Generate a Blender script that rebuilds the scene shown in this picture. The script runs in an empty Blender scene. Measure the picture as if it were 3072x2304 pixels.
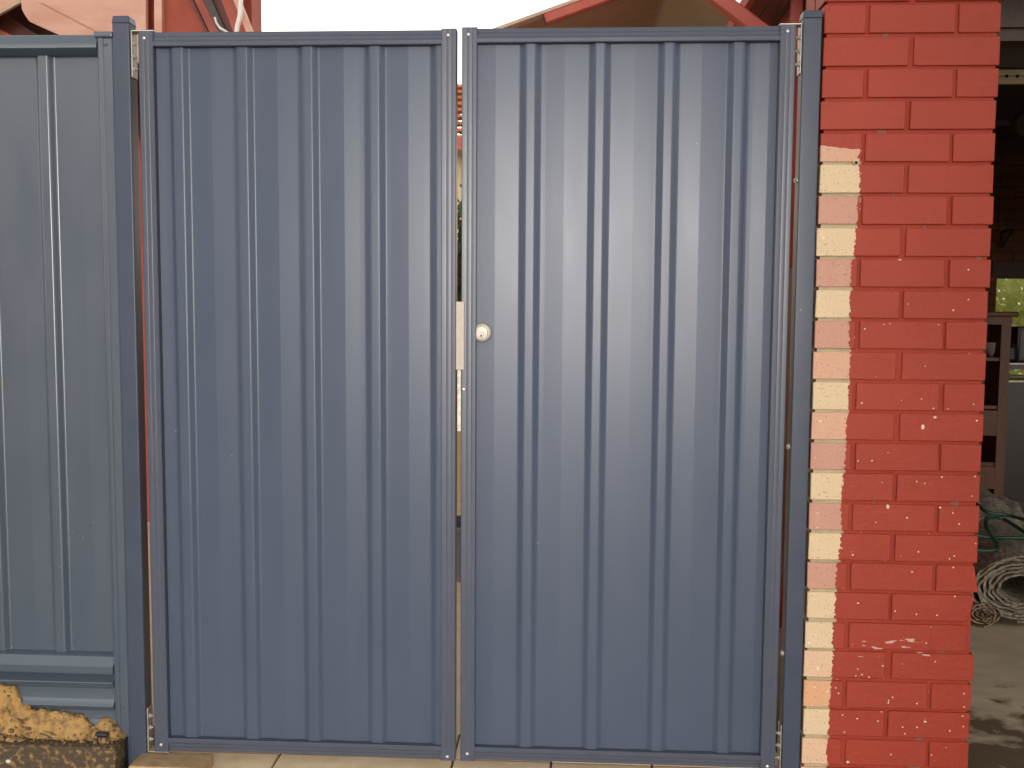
import bpy, bmesh, math, random
from math import sin, cos, pi, radians
from mathutils import Vector, Matrix, noise
random.seed(7)
S = bpy.context.scene
COL = S.collection

# ------------------------------------------------------------------ camera
CAM = Vector((0.3092, -2.8329, 1.3891)); FPX = 3000.0
YAW, PITCH, ROLL = -0.05423, 0.08099, 0.0064
fwd = Vector((sin(YAW)*cos(PITCH), cos(YAW)*cos(PITCH), -sin(PITCH)))
r0 = Vector((cos(YAW), -sin(YAW), 0)); u0 = r0.cross(fwd)
rt = r0*cos(ROLL) + u0*sin(ROLL); up = u0*cos(ROLL) - r0*sin(ROLL)
cam = bpy.data.objects.new('camera', bpy.data.cameras.new('camera')); COL.objects.link(cam)
cam.data.sensor_width = 36; cam.data.lens = 36*FPX/3072; cam.data.clip_start = 0.05; cam.data.clip_end = 1500
m = Matrix((rt, up, -fwd)).transposed().to_4x4(); m.translation = CAM
cam.matrix_world = m; S.camera = cam

# ------------------------------------------------------------------ light
SUN_EL, SUN_AZ = radians(4.0), radians(2.5)      # veiled sun low behind the camera, a little to its right
w = bpy.data.worlds.new('World'); S.world = w; w.use_nodes = True
nt = w.node_tree; bg = nt.nodes['Background']
sky = nt.nodes.new('ShaderNodeTexSky'); sky.sky_type = 'NISHITA'; sky.sun_disc = False
sky.sun_elevation = SUN_EL; sky.sun_rotation = pi - SUN_AZ; sky.dust_density = 0.6; sky.air_density = 2.0; sky.ozone_density = 0.3
hs = nt.nodes.new('ShaderNodeHueSaturation'); hs.inputs['Saturation'].default_value = 0.24
nt.links.new(sky.outputs[0], hs.inputs['Color']); nt.links.new(hs.outputs[0], bg.inputs['Color'])
bg.inputs['Strength'].default_value = 0.15
sl = bpy.data.lights.new('sun', 'SUN'); sl.energy = 0.5; sl.angle = radians(9); sl.color = (1, 0.97, 0.93)
sun = bpy.data.objects.new('sun', sl); COL.objects.link(sun)
sdir = Vector((sin(SUN_AZ)*cos(SUN_EL), -cos(SUN_AZ)*cos(SUN_EL), sin(SUN_EL)))
sun.rotation_euler = sdir.to_track_quat('Z', 'Y').to_euler(); sun.location = (2, -8, 4)
vs = S.view_settings; vs.view_transform = 'Standard'; vs.look = 'None'; vs.gamma = 1; vs.use_curve_mapping = False
vs.exposure = 2.15

# ------------------------------------------------------------------ helpers
def at(x, y, Y=0.0):            # point of the photograph's ray (3072 px wide) on the upright plane at depth Y
    d = rt*((x-1536)/FPX) + up*((1152-y)/FPX) + fwd
    return CAM + d*((Y-CAM.y)/d.y)
def atz(x, y, Z):
    d = rt*((x-1536)/FPX) + up*((1152-y)/FPX) + fwd
    return CAM + d*((Z-CAM.z)/d.z)

def N(nt, t, **k):
    n = nt.nodes.new('ShaderNode'+t)
    for a, b in k.items(): setattr(n, a, b)
    return n
def mat(name, c1, c2=None, scale=8, rough=0.5, rvar=0.0, bump=0.0, bscale=60, metal=0.0, spec=0.5, stretch=(1,1,1), detail=6, lo=.35, hi=.65, spots=None, bdist=0.004):
    m = bpy.data.materials.new(name); m.use_nodes = True; nt = m.node_tree; L = nt.links.new
    p = nt.nodes['Principled BSDF']; p.inputs['Roughness'].default_value = rough; p.inputs['Metallic'].default_value = metal
    p.inputs['Specular IOR Level'].default_value = spec
    p.inputs['Base Color'].default_value = (*c1, 1)
    tc = N(nt, 'TexCoord'); mp = N(nt, 'Mapping'); mp.inputs['Scale'].default_value = stretch
    geo = N(nt, 'NewGeometry'); L(geo.outputs['Position'], mp.inputs['Vector'])
    col = None
    if c2:
        n = N(nt, 'TexNoise'); n.inputs['Scale'].default_value = scale; n.inputs['Detail'].default_value = detail; L(mp.outputs[0], n.inputs['Vector'])
        mr = N(nt, 'MapRange'); mr.inputs[1].default_value = lo; mr.inputs[2].default_value = hi; L(n.outputs['Fac'], mr.inputs[0])
        mx = N(nt, 'MixRGB'); mx.inputs[1].default_value = (*c1, 1); mx.inputs[2].default_value = (*c2, 1); L(mr.outputs[0], mx.inputs[0])
        col = mx.outputs[0]; L(col, p.inputs['Base Color'])
        if rvar:
            rr = N(nt, 'MapRange'); rr.inputs[3].default_value = rough-rvar; rr.inputs[4].default_value = rough+rvar
            L(n.outputs['Fac'], rr.inputs[0]); L(rr.outputs[0], p.inputs['Roughness'])
    for (sc, thr, c3) in (spots or []):
        v = N(nt, 'TexVoronoi'); v.inputs['Scale'].default_value = sc; L(geo.outputs['Position'], v.inputs['Vector'])
        ls = N(nt, 'Math', operation='LESS_THAN'); ls.inputs[1].default_value = 0.07; L(v.outputs['Distance'], ls.inputs[0])
        sx = N(nt, 'SeparateColor'); L(v.outputs['Color'], sx.inputs[0])
        g = N(nt, 'Math', operation='GREATER_THAN'); g.inputs[1].default_value = thr; L(sx.outputs[0], g.inputs[0])
        mu = N(nt, 'Math', operation='MULTIPLY'); L(ls.outputs[0], mu.inputs[0]); L(g.outputs[0], mu.inputs[1])
        m2 = N(nt, 'MixRGB'); m2.inputs[2].default_value = (*c3, 1); L(mu.outputs[0], m2.inputs[0])
        if col: L(col, m2.inputs[1])
        else: m2.inputs[1].default_value = (*c1, 1)
        col = m2.outputs[0]; L(col, p.inputs['Base Color'])
    if bump:
        n2 = N(nt, 'TexNoise'); n2.inputs['Scale'].default_value = bscale; n2.inputs['Detail'].default_value = 5; L(mp.outputs[0], n2.inputs['Vector'])
        b = N(nt, 'Bump'); b.inputs['Strength'].default_value = bump; b.inputs['Distance'].default_value = bdist
        L(n2.outputs['Fac'], b.inputs['Height']); L(b.outputs[0], p.inputs['Normal'])
    return m

def bm_box(x0, x1, y0, y1, z0, z1, bev=0.0, seg=1, bm=None):
    b = bmesh.new()
    bmesh.ops.create_cube(b, size=1)
    for v in b.verts:
        v.co = Vector((x0+(v.co.x+.5)*(x1-x0), y0+(v.co.y+.5)*(y1-y0), z0+(v.co.z+.5)*(z1-z0)))
    if bev: bmesh.ops.bevel(b, geom=b.edges[:], offset=bev, segments=seg, profile=.5, affect='EDGES')
    return merge(bm, b)
def merge(bm, b):
    if bm is None: return b
    me = bpy.data.meshes.new('tmp'); b.to_mesh(me); b.free(); bm.from_mesh(me); bpy.data.meshes.remove(me); return bm
def prism(pts, axis, a0, a1, bm=None):     # closed 2-D outline pushed along an axis
    b = bmesh.new()
    def P(p, a):
        if axis == 'z': return (p[0], p[1], a)
        if axis == 'x': return (a, p[0], p[1])
        return (p[0], a, p[1])
    A = [b.verts.new(P(p, a0)) for p in pts]; B = [b.verts.new(P(p, a1)) for p in pts]; n = len(pts)
    for i in range(n): b.faces.new((A[i], A[(i+1) % n], B[(i+1) % n], B[i]))
    fa = b.faces.new(A[::-1]); fb = b.faces.new(B)
    bmesh.ops.recalc_face_normals(b, faces=b.faces[:])
    bmesh.ops.triangulate(b, faces=[f for f in b.faces if len(f.verts) > 4])
    return merge(bm, b)
def rounded(pts, r, seg=3, skip=()):       # fillet the corners of an open polyline
    out = []
    for i, p in enumerate(pts):
        if i in (0, len(pts)-1) or i in skip: out.append(tuple(p)); continue
        p = Vector(p); a = Vector(pts[i-1])-p; c = Vector(pts[i+1])-p
        rr = min(r, a.length*.4, c.length*.4); A = p+a.normalized()*rr; C = p+c.normalized()*rr
        for k in range(seg+1):
            t = k/seg; q = A*(1-t)**2 + p*2*t*(1-t) + C*t*t; out.append((q.x, q.y))
    return out
def lathe(prof, c, axis, n=20, bm=None):   # prof: (radius, height along axis) from base to tip
    b = bmesh.new(); ax = Vector(axis).normalized(); q = ax.to_track_quat('Z', 'Y')
    rings = []
    for r, h in prof:
        if r <= 1e-6: rings.append([b.verts.new(Vector(c)+ax*h)])
        else: rings.append([b.verts.new(Vector(c)+q @ Vector((r*cos(2*pi*k/n), r*sin(2*pi*k/n), h))) for k in range(n)])
    for A, B in zip(rings, rings[1:]):
        for k in range(n):
            if len(A) == 1 and len(B) == 1: break
            if len(B) == 1: b.faces.new((A[k], A[(k+1) % n], B[0]))
            elif len(A) == 1: b.faces.new((A[0], B[(k+1) % n], B[k]))
            else: b.faces.new((A[k], A[(k+1) % n], B[(k+1) % n], B[k]))
    if len(rings[0]) > 1: b.faces.new(rings[0][::-1])
    if len(rings[-1]) > 1: b.faces.new(rings[-1])
    bmesh.ops.recalc_face_normals(b, faces=b.faces[:])
    return merge(bm, b)
def tube(pts, r, n=8, bm=None):
    b = bmesh.new(); pts = [Vector(p) for p in pts]; rings = []
    for i, p in enumerate(pts):
        d = (pts[min(i+1, len(pts)-1)]-pts[max(i-1, 0)]).normalized(); q = d.to_track_quat('Z', 'Y')
        rings.append([b.verts.new(p+q @ Vector((r*cos(2*pi*k/n), r*sin(2*pi*k/n), 0))) for k in range(n)])
    for A, B in zip(rings, rings[1:]):
        best = min(range(n), key=lambda s: (A[0].co-B[s].co).length)
        for k in range(n): b.faces.new((A[k], A[(k+1) % n], B[(k+1+best) % n], B[(k+best) % n]))
    b.faces.new(rings[0][::-1]); b.faces.new(rings[-1])
    bmesh.ops.recalc_face_normals(b, faces=b.faces[:])
    return merge(bm, b)
def beam(p, q, wid, hgt, bm=None, side=None, bev=0.0):   # rectangular bar between two points
    p, q = Vector(p), Vector(q); d = q-p; L_ = d.length; d.normalize()
    s = Vector(side) if side else Vector((0, 0, 1)).cross(d)
    s = (s-d*s.dot(d)).normalized(); u = d.cross(s)
    b = bm_box(-wid/2, wid/2, -hgt/2, hgt/2, 0, L_, bev)
    M = Matrix((s, u, d)).transposed().to_4x4(); M.translation = p
    b.transform(M)
    bmesh.ops.recalc_face_normals(b, faces=b.faces[:])
    return merge(bm, b)

def wpos(o):
    v = Vector((0, 0, 0))
    while o: v = v+o.location; o = o.parent
    return v
def obj(name, bm, mt, parent=None, sharp=0.6, smooth=True, wn=False, kind=None, origin=None):
    off = Vector(origin) if origin is not None else (wpos(parent) if parent else Vector((0, 0, 0)))
    bmesh.ops.translate(bm, verts=bm.verts[:], vec=-off)
    for f in bm.faces: f.smooth = smooth
    bm.normal_update()
    for e in bm.edges:
        if len(e.link_faces) == 2 and e.calc_face_angle(0) > sharp: e.smooth = False
    me = bpy.data.meshes.new(name); bm.to_mesh(me); bm.free()
    o = bpy.data.objects.new(name, me); COL.objects.link(o)
    if mt: me.materials.append(mt)
    if parent: o.parent = parent
    if origin is not None: o.location = off-(wpos(parent) if parent else Vector((0, 0, 0)))
    if wn:
        md = o.modifiers.new('wn', 'WEIGHTED_NORMAL'); md.keep_sharp = True
    if kind: o['kind'] = kind
    return o
def thing(name, label, cat, loc, group=None):
    o = bpy.data.objects.new(name, None); COL.objects.link(o); o.location = loc; o.empty_display_size = .1
    return tag(o, label, cat, group)
def tag(o, label, cat, group=None):
    o['label'] = label; o['category'] = cat
    if group: o['group'] = group
    return o
def dup(o, parent, loc, name=None):
    c = o.copy(); COL.objects.link(c); c.parent = parent; c.location = loc; return c

# ------------------------------------------------------------------ materials
SL = (0.060, 0.077, 0.118)
M = {}
M['slate'] = mat('slate_paint', SL, (0.064, 0.081, 0.122), 5, 0.33, 0.03, 0.04, 5, stretch=(3, 3, .8), bdist=.0035, spec=.3, spots=[(30, .97, (.2, .2, .2))])
M['slate2'] = mat('slate_paint_weathered', (0.058, 0.076, 0.106), (0.063, 0.080, 0.109), 5, 0.31, 0.05, 0.12, 5, stretch=(3, 3, .8), bdist=.003, spec=.8, spots=[(30, .95, (.22, .22, .2))])
M['slate_rail'] = mat('slate_frame_paint', (0.062, 0.072, 0.103), (0.067, 0.076, 0.106), 14, 0.32, 0.04, 0.06, 220, bdist=.0006, spec=.35, spots=[(45, .95, (.24, .2, .17))])
M['slate_gloss'] = mat('slate_rail_gloss', (0.064, 0.084, 0.112), (0.069, 0.089, 0.116), 5, 0.20, 0.04, 0.03, 30, bdist=.001, spec=1.0)
M['post'] = mat('slate_post_paint', (0.048, 0.060, 0.090), (0.054, 0.065, 0.095), 10, 0.32, 0.06, 0.06, 160, bdist=.0006, spec=.35, spots=[(26, .93, (.22, .22, .2))])
M['zinc'] = mat('zinc_steel', (0.60, 0.58, 0.51), (0.45, 0.43, 0.38), 60, 0.40, .08, .1, 200, metal=.5)
M['zinc_dull'] = mat('dull_zinc', (0.50, 0.47, 0.38), (0.36, 0.33, 0.26), 60, 0.5, .08, .1, 200, metal=.4)
M['satin'] = mat('satin_steel', (0.40, 0.35, 0.29), (0.37, 0.33, 0.27), 90, 0.5, .05, .05, 400, metal=.1, bdist=.0005)
M['brass'] = mat('nickel_lock', (0.30, 0.27, 0.235), (0.26, 0.235, 0.20), 90, 0.42, .05, .05, 300, metal=.5, bdist=.0005)
M['dark'] = mat('dark_hole', (0.01, 0.01, 0.01), rough=.7)
M['concrete'] = mat('garage_concrete', (0.50, 0.435, 0.32), (0.62, 0.55, 0.41), 5, 0.55, .15, .35, 30, stretch=(1, 2.2, 1), spots=[(9, .9, (.08, .07, .06))])
_nt = M['concrete'].node_tree; _L = _nt.links.new; _p = _nt.nodes['Principled BSDF']
_g = N(_nt, 'NewGeometry'); _s = N(_nt, 'SeparateXYZ'); _L(_g.outputs['Position'], _s.inputs[0])
_n = N(_nt, 'TexNoise'); _n.inputs['Scale'].default_value = 7; _n.inputs['Detail'].default_value = 5; _L(_g.outputs['Position'], _n.inputs['Vector'])
_m = N(_nt, 'Math', operation='MULTIPLY_ADD'); _m.inputs[1].default_value = -.55; _L(_s.outputs[1], _m.inputs[0]); _L(_n.outputs['Fac'], _m.inputs[2])
_w = N(_nt, 'MapRange'); _w.inputs[1].default_value = .12; _w.inputs[2].default_value = .26; _L(_m.outputs[0], _w.inputs[0])
_x = N(_nt, 'MixRGB'); _x.inputs[2].default_value = (.16, .125, .08, 1); _L(_w.outputs[0], _x.inputs[0]); _L(_p.inputs['Base Color'].links[0].from_socket, _x.inputs[1]); _L(_x.outputs[0], _p.inputs['Base Color'])
_r = N(_nt, 'MapRange'); _r.inputs[3].default_value = .6; _r.inputs[4].default_value = .22; _L(_w.outputs[0], _r.inputs[0]); _L(_r.outputs[0], _p.inputs['Roughness'])
M['drive'] = mat('driveway_concrete', (0.30, 0.26, 0.20), (0.38, 0.34, 0.27), 3, 0.75, 0, .3, 60)
M['ground'] = mat('sandy_ground', (0.26, 0.20, 0.12), (0.16, 0.15, 0.07), 1.5, 0.9, 0, .6, 20, bdist=.02)
M['paver'] = mat('cream_paver', (0.78, 0.64, 0.43), (0.64, 0.49, 0.29), 9, 0.6, .1, .35, 70, lo=.4, hi=.75, spots=[(55, .85, (.16, .11, .07))])
M['loose_brick'] = mat('tan_brick', (0.46, 0.31, 0.17), (0.36, 0.23, 0.12), 30, 0.75, 0, .5, 90, spots=[(70, .75, (.10, .07, .05))])
M['sand'] = mat('yellow_sand', (0.38, 0.225, 0.078), (0.15, 0.09, 0.042), 38, 0.95, 0, .8, 130, lo=.45, hi=.72, bdist=.006, spots=[(60, .7, (.07, .045, .03)), (130, .6, (.10, .065, .04))])
M['sleeper'] = mat('stained_sleeper', (0.060, 0.040, 0.024), (0.30, 0.18, 0.055), 75, 0.85, 0, .9, 90, lo=.50, hi=.74, bdist=.006)
M['clod'] = mat('brown_soil', (0.13, 0.08, 0.045), (0.34, 0.21, 0.09), 60, 0.95, 0, .8, 150, lo=.45, hi=.7)
M['twig'] = mat('twig_bark', (0.10, 0.06, 0.035), rough=.9)
M['pink'] = mat('glare_pink_boards', (0.74, 0.43, 0.34), (0.66, 0.34, 0.26), 5, 0.55, .1, .25, 40, stretch=(1, 1, 3), bdist=.006)  # red boards with strong light and flare put into the colour as pale pink
M['redpaint'] = mat('red_trim_paint', (0.42, 0.075, 0.045), (0.36, 0.055, 0.035), 6, 0.5, .1, .2, 60)
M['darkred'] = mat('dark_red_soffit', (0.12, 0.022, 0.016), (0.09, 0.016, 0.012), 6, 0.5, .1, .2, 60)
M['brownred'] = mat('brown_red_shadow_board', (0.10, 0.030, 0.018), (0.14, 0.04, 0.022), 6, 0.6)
M['gutter'] = mat('grey_brown_gutter', (0.045, 0.035, 0.032), (0.06, 0.045, 0.04), 6, 0.5)
M['pvc'] = mat('white_pipe', (0.80, 0.76, 0.70), rough=.4)
M['underside'] = mat('brown_roof_lining', (0.50, 0.37, 0.28), (0.44, 0.32, 0.24), 4, 0.6, 0, .1, 40, stretch=(1, 6, 1))
M['wood'] = mat('brown_cabinet_wood', (0.12, 0.042, 0.012), (0.085, 0.03, 0.009), 14, 0.45, .05, .1, 40, stretch=(6, 6, 1))
M['darkwood'] = mat('dark_timber', (0.045, 0.022, 0.012), (0.03, 0.016, 0.01), 14, 0.55, .05, .1, 40, stretch=(6, 6, 1))
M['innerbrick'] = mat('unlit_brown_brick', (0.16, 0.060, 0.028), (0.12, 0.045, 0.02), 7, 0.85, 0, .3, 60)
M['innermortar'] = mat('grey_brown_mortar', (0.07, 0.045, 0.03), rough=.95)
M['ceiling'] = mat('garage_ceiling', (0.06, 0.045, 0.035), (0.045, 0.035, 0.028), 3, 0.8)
M['doorskin'] = mat('grey_door_skin', (0.075, 0.075, 0.08), (0.06, 0.06, 0.065), 8, 0.5, spots=[(14, .8, (.4, .4, .35))])
M['cream_metal'] = mat('cream_door_rail', (0.85, 0.80, 0.62), rough=.45)
M['foam'] = mat('underlay_foam', (0.34, 0.30, 0.235), (0.16, 0.14, 0.105), 36, 0.85, 0, 1.0, 55, bdist=.012, stretch=(1.6, .7, 1))
M['foam_in'] = mat('underlay_back', (0.36, 0.27, 0.18), (0.2, 0.14, 0.09), 40, 0.9, 0, .6, 90)
M['hose'] = mat('green_hose', (0.012, 0.05, 0.03), rough=.35)
M['black'] = mat('black_plastic', (0.02, 0.018, 0.018), rough=.4)
M['bench'] = mat('black_bench', (0.02, 0.016, 0.014), rough=.3)
M['leaf'] = mat('yellow_green_leaf', (0.62, 0.68, 0.26), (0.85, 0.84, 0.48), 2.2, 0.5, lo=.4, hi=.65)
M['leaf2'] = mat('bush_leaf', (0.07, 0.10, 0.03), (0.13, 0.15, 0.05), 3, 0.55)
M['bark'] = mat('bark', (0.10, 0.07, 0.045), (0.06, 0.045, 0.03), 20, 0.9, 0, .5, 40)
M['tile'] = mat('orange_roof_tile', (0.55, 0.16, 0.055), (0.44, 0.11, 0.04), 4, 0.7)
M['creamwall'] = mat('cream_wall', (0.62, 0.50, 0.30), (0.55, 0.44, 0.26), 4, 0.8, 0, .2, 60)
M['board'] = mat('cream_board', (0.58, 0.47, 0.33), (0.46, 0.36, 0.25), 8, 0.7)
M['greybin'] = mat('grey_plastic', (0.17, 0.18, 0.20), rough=.5)
M['ceramic'] = mat('pale_crockery', (0.55, 0.52, 0.45), rough=.3)
M['red_brick_wall'] = mat('house_red_wall', (0.40, 0.085, 0.05), (0.34, 0.06, 0.035), 5, 0.7, 0, .3, 50)

for k in ('leaf', 'leaf2'):      # thin leaves pass light through
    _nt = M[k].node_tree; _p = _nt.nodes['Principled BSDF']; _o = _nt.nodes['Material Output']
    _t = N(_nt, 'BsdfTranslucent'); _m = N(_nt, 'MixShader'); _m.inputs[0].default_value = .5
    _c = _p.inputs['Base Color'].links[0].from_socket
    _nt.links.new(_c, _t.inputs['Color']); _nt.links.new(_p.outputs[0], _m.inputs[1]); _nt.links.new(_t.outputs[0], _m.inputs[2]); _nt.links.new(_m.outputs[0], _o.inputs['Surface'])
def brick_material(mortar):
    m = bpy.data.materials.new('painted_mortar' if mortar else 'painted_brick'); m.use_nodes = True
    nt = m.node_tree; L = nt.links.new; p = nt.nodes['Principled BSDF']
    geo = N(nt, 'NewGeometry'); sx = N(nt, 'SeparateXYZ'); L(geo.outputs['Position'], sx.inputs[0])
    def mth(op, a, b=None, c=None):
        n = N(nt, 'Math', operation=op)
        for i, v in enumerate((a, b, c)):
            if v is None: continue
            if isinstance(v, (int, float)): n.inputs[i].default_value = v
            else: L(v, n.inputs[i])
        return n.outputs[0]
    def nz(scale, detail=3, st=(1, 1, 1)):
        mp = N(nt, 'Mapping'); mp.inputs['Scale'].default_value = st; L(geo.outputs['Position'], mp.inputs[0])
        n = N(nt, 'TexNoise'); n.inputs['Scale'].default_value = scale; n.inputs['Detail'].default_value = detail; L(mp.outputs[0], n.inputs['Vector']); return n.outputs['Fac']
    def mix(f, a, b):
        n = N(nt, 'MixRGB')
        for i, v in enumerate((f, a, b)):
            if isinstance(v, (int, float)): n.inputs[i].default_value = v
            elif isinstance(v, tuple): n.inputs[i].default_value = (*v, 1)
            else: L(v, n.inputs[i])
        return n.outputs[0]
    x, z = sx.outputs[0], sx.outputs[2]
    # brushed edge of the red paint: x < 1.074 + .017 z + wobble, and below z = 1.81
    edge = mth('MULTIPLY_ADD', z, 0.0165, 1.0735)
    edge = mth('ADD', edge, mth('MULTIPLY_ADD', nz(5, 1), .030, -.015))
    edge = mth('ADD', edge, mth('MULTIPLY_ADD', nz(90, 3), .024, -.012))
    if mortar: edge = mth('ADD', edge, .006)
    bare = mth('LESS_THAN', x, edge)
    ztop = mth('MULTIPLY_ADD', x, -.10, 1.925)
    ztop = mth('ADD', ztop, mth('MULTIPLY_ADD', nz(40, 2), .012, -.006))
    bare = mth('MULTIPLY', bare, mth('LESS_THAN', z, ztop))
    red = mix(nz(4, 4), (0.35, 0.043, 0.021), (0.275, 0.031, 0.015))
    if not mortar:
        oi = N(nt, 'ObjectInfo')
        raw = mix(mth('MULTIPLY', nz(7, 2, (3, 1, .5)), .30), oi.outputs['Color'], (0.66, 0.46, 0.30))
        sp = mth('GREATER_THAN', nz(170, 2), .655)
        raw = mix(mth('MULTIPLY', sp, .55), raw, (0.16, 0.09, 0.06))
    else:
        raw = mix(nz(40, 4), (0.52, 0.44, 0.28), (0.30, 0.25, 0.15))
        gap = mth('GREATER_THAN', nz(14, 3, (1, 1, .35)), .66)
        red = mix(mth('MULTIPLY', gap, .8), red, (0.17, 0.12, 0.08))
    col = mix(bare, red, raw)
    # splashes of cream paint, more of them low down
    for sc, st, thr, size in ((21, (1, 1, 1.4), .42, .10), (34, (.8, 1, .5), .46, .12), (60, (1, 1, 1), .55, .15)):
        mp = N(nt, 'Mapping'); mp.inputs['Scale'].default_value = st; mp.inputs['Rotation'].default_value = (0, .5, 0); L(geo.outputs['Position'], mp.inputs[0])
        v = N(nt, 'TexVoronoi'); v.inputs['Scale'].default_value = sc; L(mp.outputs[0], v.inputs['Vector'])
        sc_ = N(nt, 'SeparateColor'); L(v.outputs['Color'], sc_.inputs[0])
        # chance falls with height; spot radius varies per cell
        ch = mth('GREATER_THAN', sc_.outputs[0], mth('MULTIPLY_ADD', z, .25, thr))
        rad = mth('MULTIPLY', sc_.outputs[1], size)
        spot = mth('MULTIPLY', mth('LESS_THAN', v.outputs['Distance'], rad), ch)
        spot = mth('MULTIPLY', spot, mth('LESS_THAN', z, 1.62))
        col = mix(mth('MULTIPLY', spot, .85), col, (0.74, 0.62, 0.46))
    # chalky scrape on one course
    sm = mth('MULTIPLY', mth('COMPARE', z, .418, .030), mth('COMPARE', x, 1.25, .10))
    sm = mth('MULTIPLY', sm, mth('GREATER_THAN', nz(38, 3, (.5, 1, 2.2)), .60))
    col = mix(mth('MULTIPLY', sm, .55), col, (0.72, 0.58, 0.5))
    L(col, p.inputs['Base Color'])
    p.inputs['Roughness'].default_value = .55 if not mortar else .7
    p.inputs['Specular IOR Level'].default_value = .32
    h = mth('MULTIPLY_ADD', nz(42, 3), .7, mth('MULTIPLY', nz(190, 3), .35))
    b = N(nt, 'Bump'); b.inputs['Strength'].default_value = .6; b.inputs['Distance'].default_value = .004
    L(h, b.inputs['Height']); L(b.outputs[0], p.inputs['Normal'])
    return m
M['brick'] = brick_material(False); M['mortar'] = brick_material(True)

# ------------------------------------------------------------------ ground and paving
g = bmesh.new(); bmesh.ops.create_grid(g, x_segments=1, y_segments=1, size=400)
for v in g.verts: v.co.z = -0.09
obj('ground', g, M['ground'], kind='structure')
obj('driveway', bm_box(-0.95, 7, -14, -0.10, -.2, -0.035), M['drive'], kind='structure')
obj('garage_floor', bm_box(1.475, 6.3, -0.06, 5.45, -.2, 0.0), M['concrete'], kind='structure')
pave = obj('paving', bm_box(-2.6, 0.99, 0.30, 9, -.2, -0.012), M['paver'], kind='structure')
thr = obj('gate_threshold', bm_box(-0.93, 0.985, -0.085, 0.295, -.15, -0.008), M['innermortar'], kind='structure')
xs = [-0.925, -0.558, -0.022, 0.276, 0.580, 0.980]
for a, b_ in zip(xs, xs[1:]):
    for y0, y1 in ((-0.08, 0.10), (0.105, 0.29)):
        obj('paver', bm_box(a+.003, b_-.003, y0, y1, -.06, random.uniform(-.001, .0015), .003), M['paver'], thr, wn=True)

lb = obj('loose_paver', bm_box(-.955, -.735, -.082, .02, -.035, .036, .006, 2), M['loose_brick'], wn=True)
tag(lb, 'single tan brick lying in front of the left gate post', 'brick')

# ------------------------------------------------------------------ metal fence on the left
fx0 = -1.75
fence = thing('metal_fence', 'slate blue corrugated steel fence panel at the left edge, sand heaped at its foot', 'fence', (-1.4, .03, 0))
def ribbed(x_start, x_end, ribs, yrib, ypan, top, slope, creases, z0, z1, rnd, thick=.0012):
    # ribs: centres; returns bmesh of the folded sheet
    pts = [(x_start, ypan)]; sharpx = []
    rr = random.Random(rnd)
    prev = x_start
    def pan(a, b, cx):
        w_ = b-a
        out = []
        if w_ > .06:
            out.append((a+.016, ypan-.0002-rr.uniform(0, .0003)))
            c = cx if cx else a+w_*.46
            out.append((c, ypan-.0019+rr.uniform(-.0003, .0003)))
            out.append((b-.018, ypan-.0004-rr.uniform(0, .0003)))
            for q in out: sharpx.append(q[0])
        return out
    corners = set()
    for i, rc in enumerate(ribs):
        a = rc-top/2-slope
        if a > prev+.002:
            pts += pan(prev, a, creases[i] if i < len(creases) else None)
            pts.append((a, ypan))
        pts += [(rc-top/2, yrib), (rc+top/2, yrib), (rc+top/2+slope, ypan)]
        prev = rc+top/2+slope
    pts += pan(prev, x_end, creases[len(ribs)] if len(ribs) < len(creases) else None)
    pts.append((x_end, ypan))
    pts = [p for p in pts if x_start-1e-6 <= p[0] <= x_end+1e-6]
    skip = [i for i, p in enumerate(pts) if any(abs(p[0]-s) < 1e-6 for s in sharpx)]
    pr = rounded(pts, .0048, 5, skip)
    b = bmesh.new(); nz = 1
    A = [b.verts.new((x, y, z0)) for x, y in pr]; B = [b.verts.new((x, y, z1)) for x, y in pr]
    A2 = [b.verts.new((x, y+thick, z0)) for x, y in pr]; B2 = [b.verts.new((x, y+thick, z1)) for x, y in pr]
    n = len(pr)
    for i in range(n-1):
        b.faces.new((A[i], A[i+1], B[i+1], B[i])); b.faces.new((A2[i+1], A2[i], B2[i], B2[i+1]))
        b.faces.new((A[i+1], A[i], A2[i], A2[i+1])); b.faces.new((B[i], B[i+1], B2[i+1], B2[i]))
    b.faces.new((A[0], B[0], B2[0], A2[0])); b.faces.new((B[-1], A[-1], A2[-1], B2[-1]))
    for e in b.edges:
        v0, v1 = e.verts
        if abs(v0.co.x-v1.co.x) < 1e-6 and any(abs(v0.co.x-s) < 1e-6 for s in sharpx): e.smooth = False
    return b
def sheet_obj(b, mt, parent):
    # keeps hand-marked sharp creases
    return obj('panel_sheet', b, mt, parent, wn=True)
sheet_obj(ribbed(fx0, -1.020, [-1.585, -1.395, -1.206], .032, .048, .0285, .0115, [None, None, -1.288, -1.103], .285, 2.11, 3), M['slate2'], fence)
rail = [(.016, 2.1425), (.0105, 2.1385), (.0035, 2.1195), (0.0, 2.113), (0.0, 2.1035), (.003, 2.1005), (.030, 2.0895), (.034, 2.0895), (.062, 2.0895), (.070, 2.10), (.070, 2.13), (.062, 2.140)]
obj('top_rail', prism(rail, 'x', fx0, -1.031), M['slate_gloss'], fence, wn=True, sharp=.5)
brail = [(.030, .3300), (.018, .3240), (.0025, .3015), (0, .2985), (0, .2780), (.002, .2760), (.029, .2730), (.060, .2730), (.060, .33)]
obj('bottom_rail', prism(brail, 'x', fx0, -1.031), M['slate_gloss'], fence, wn=True, sharp=.5)
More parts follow.
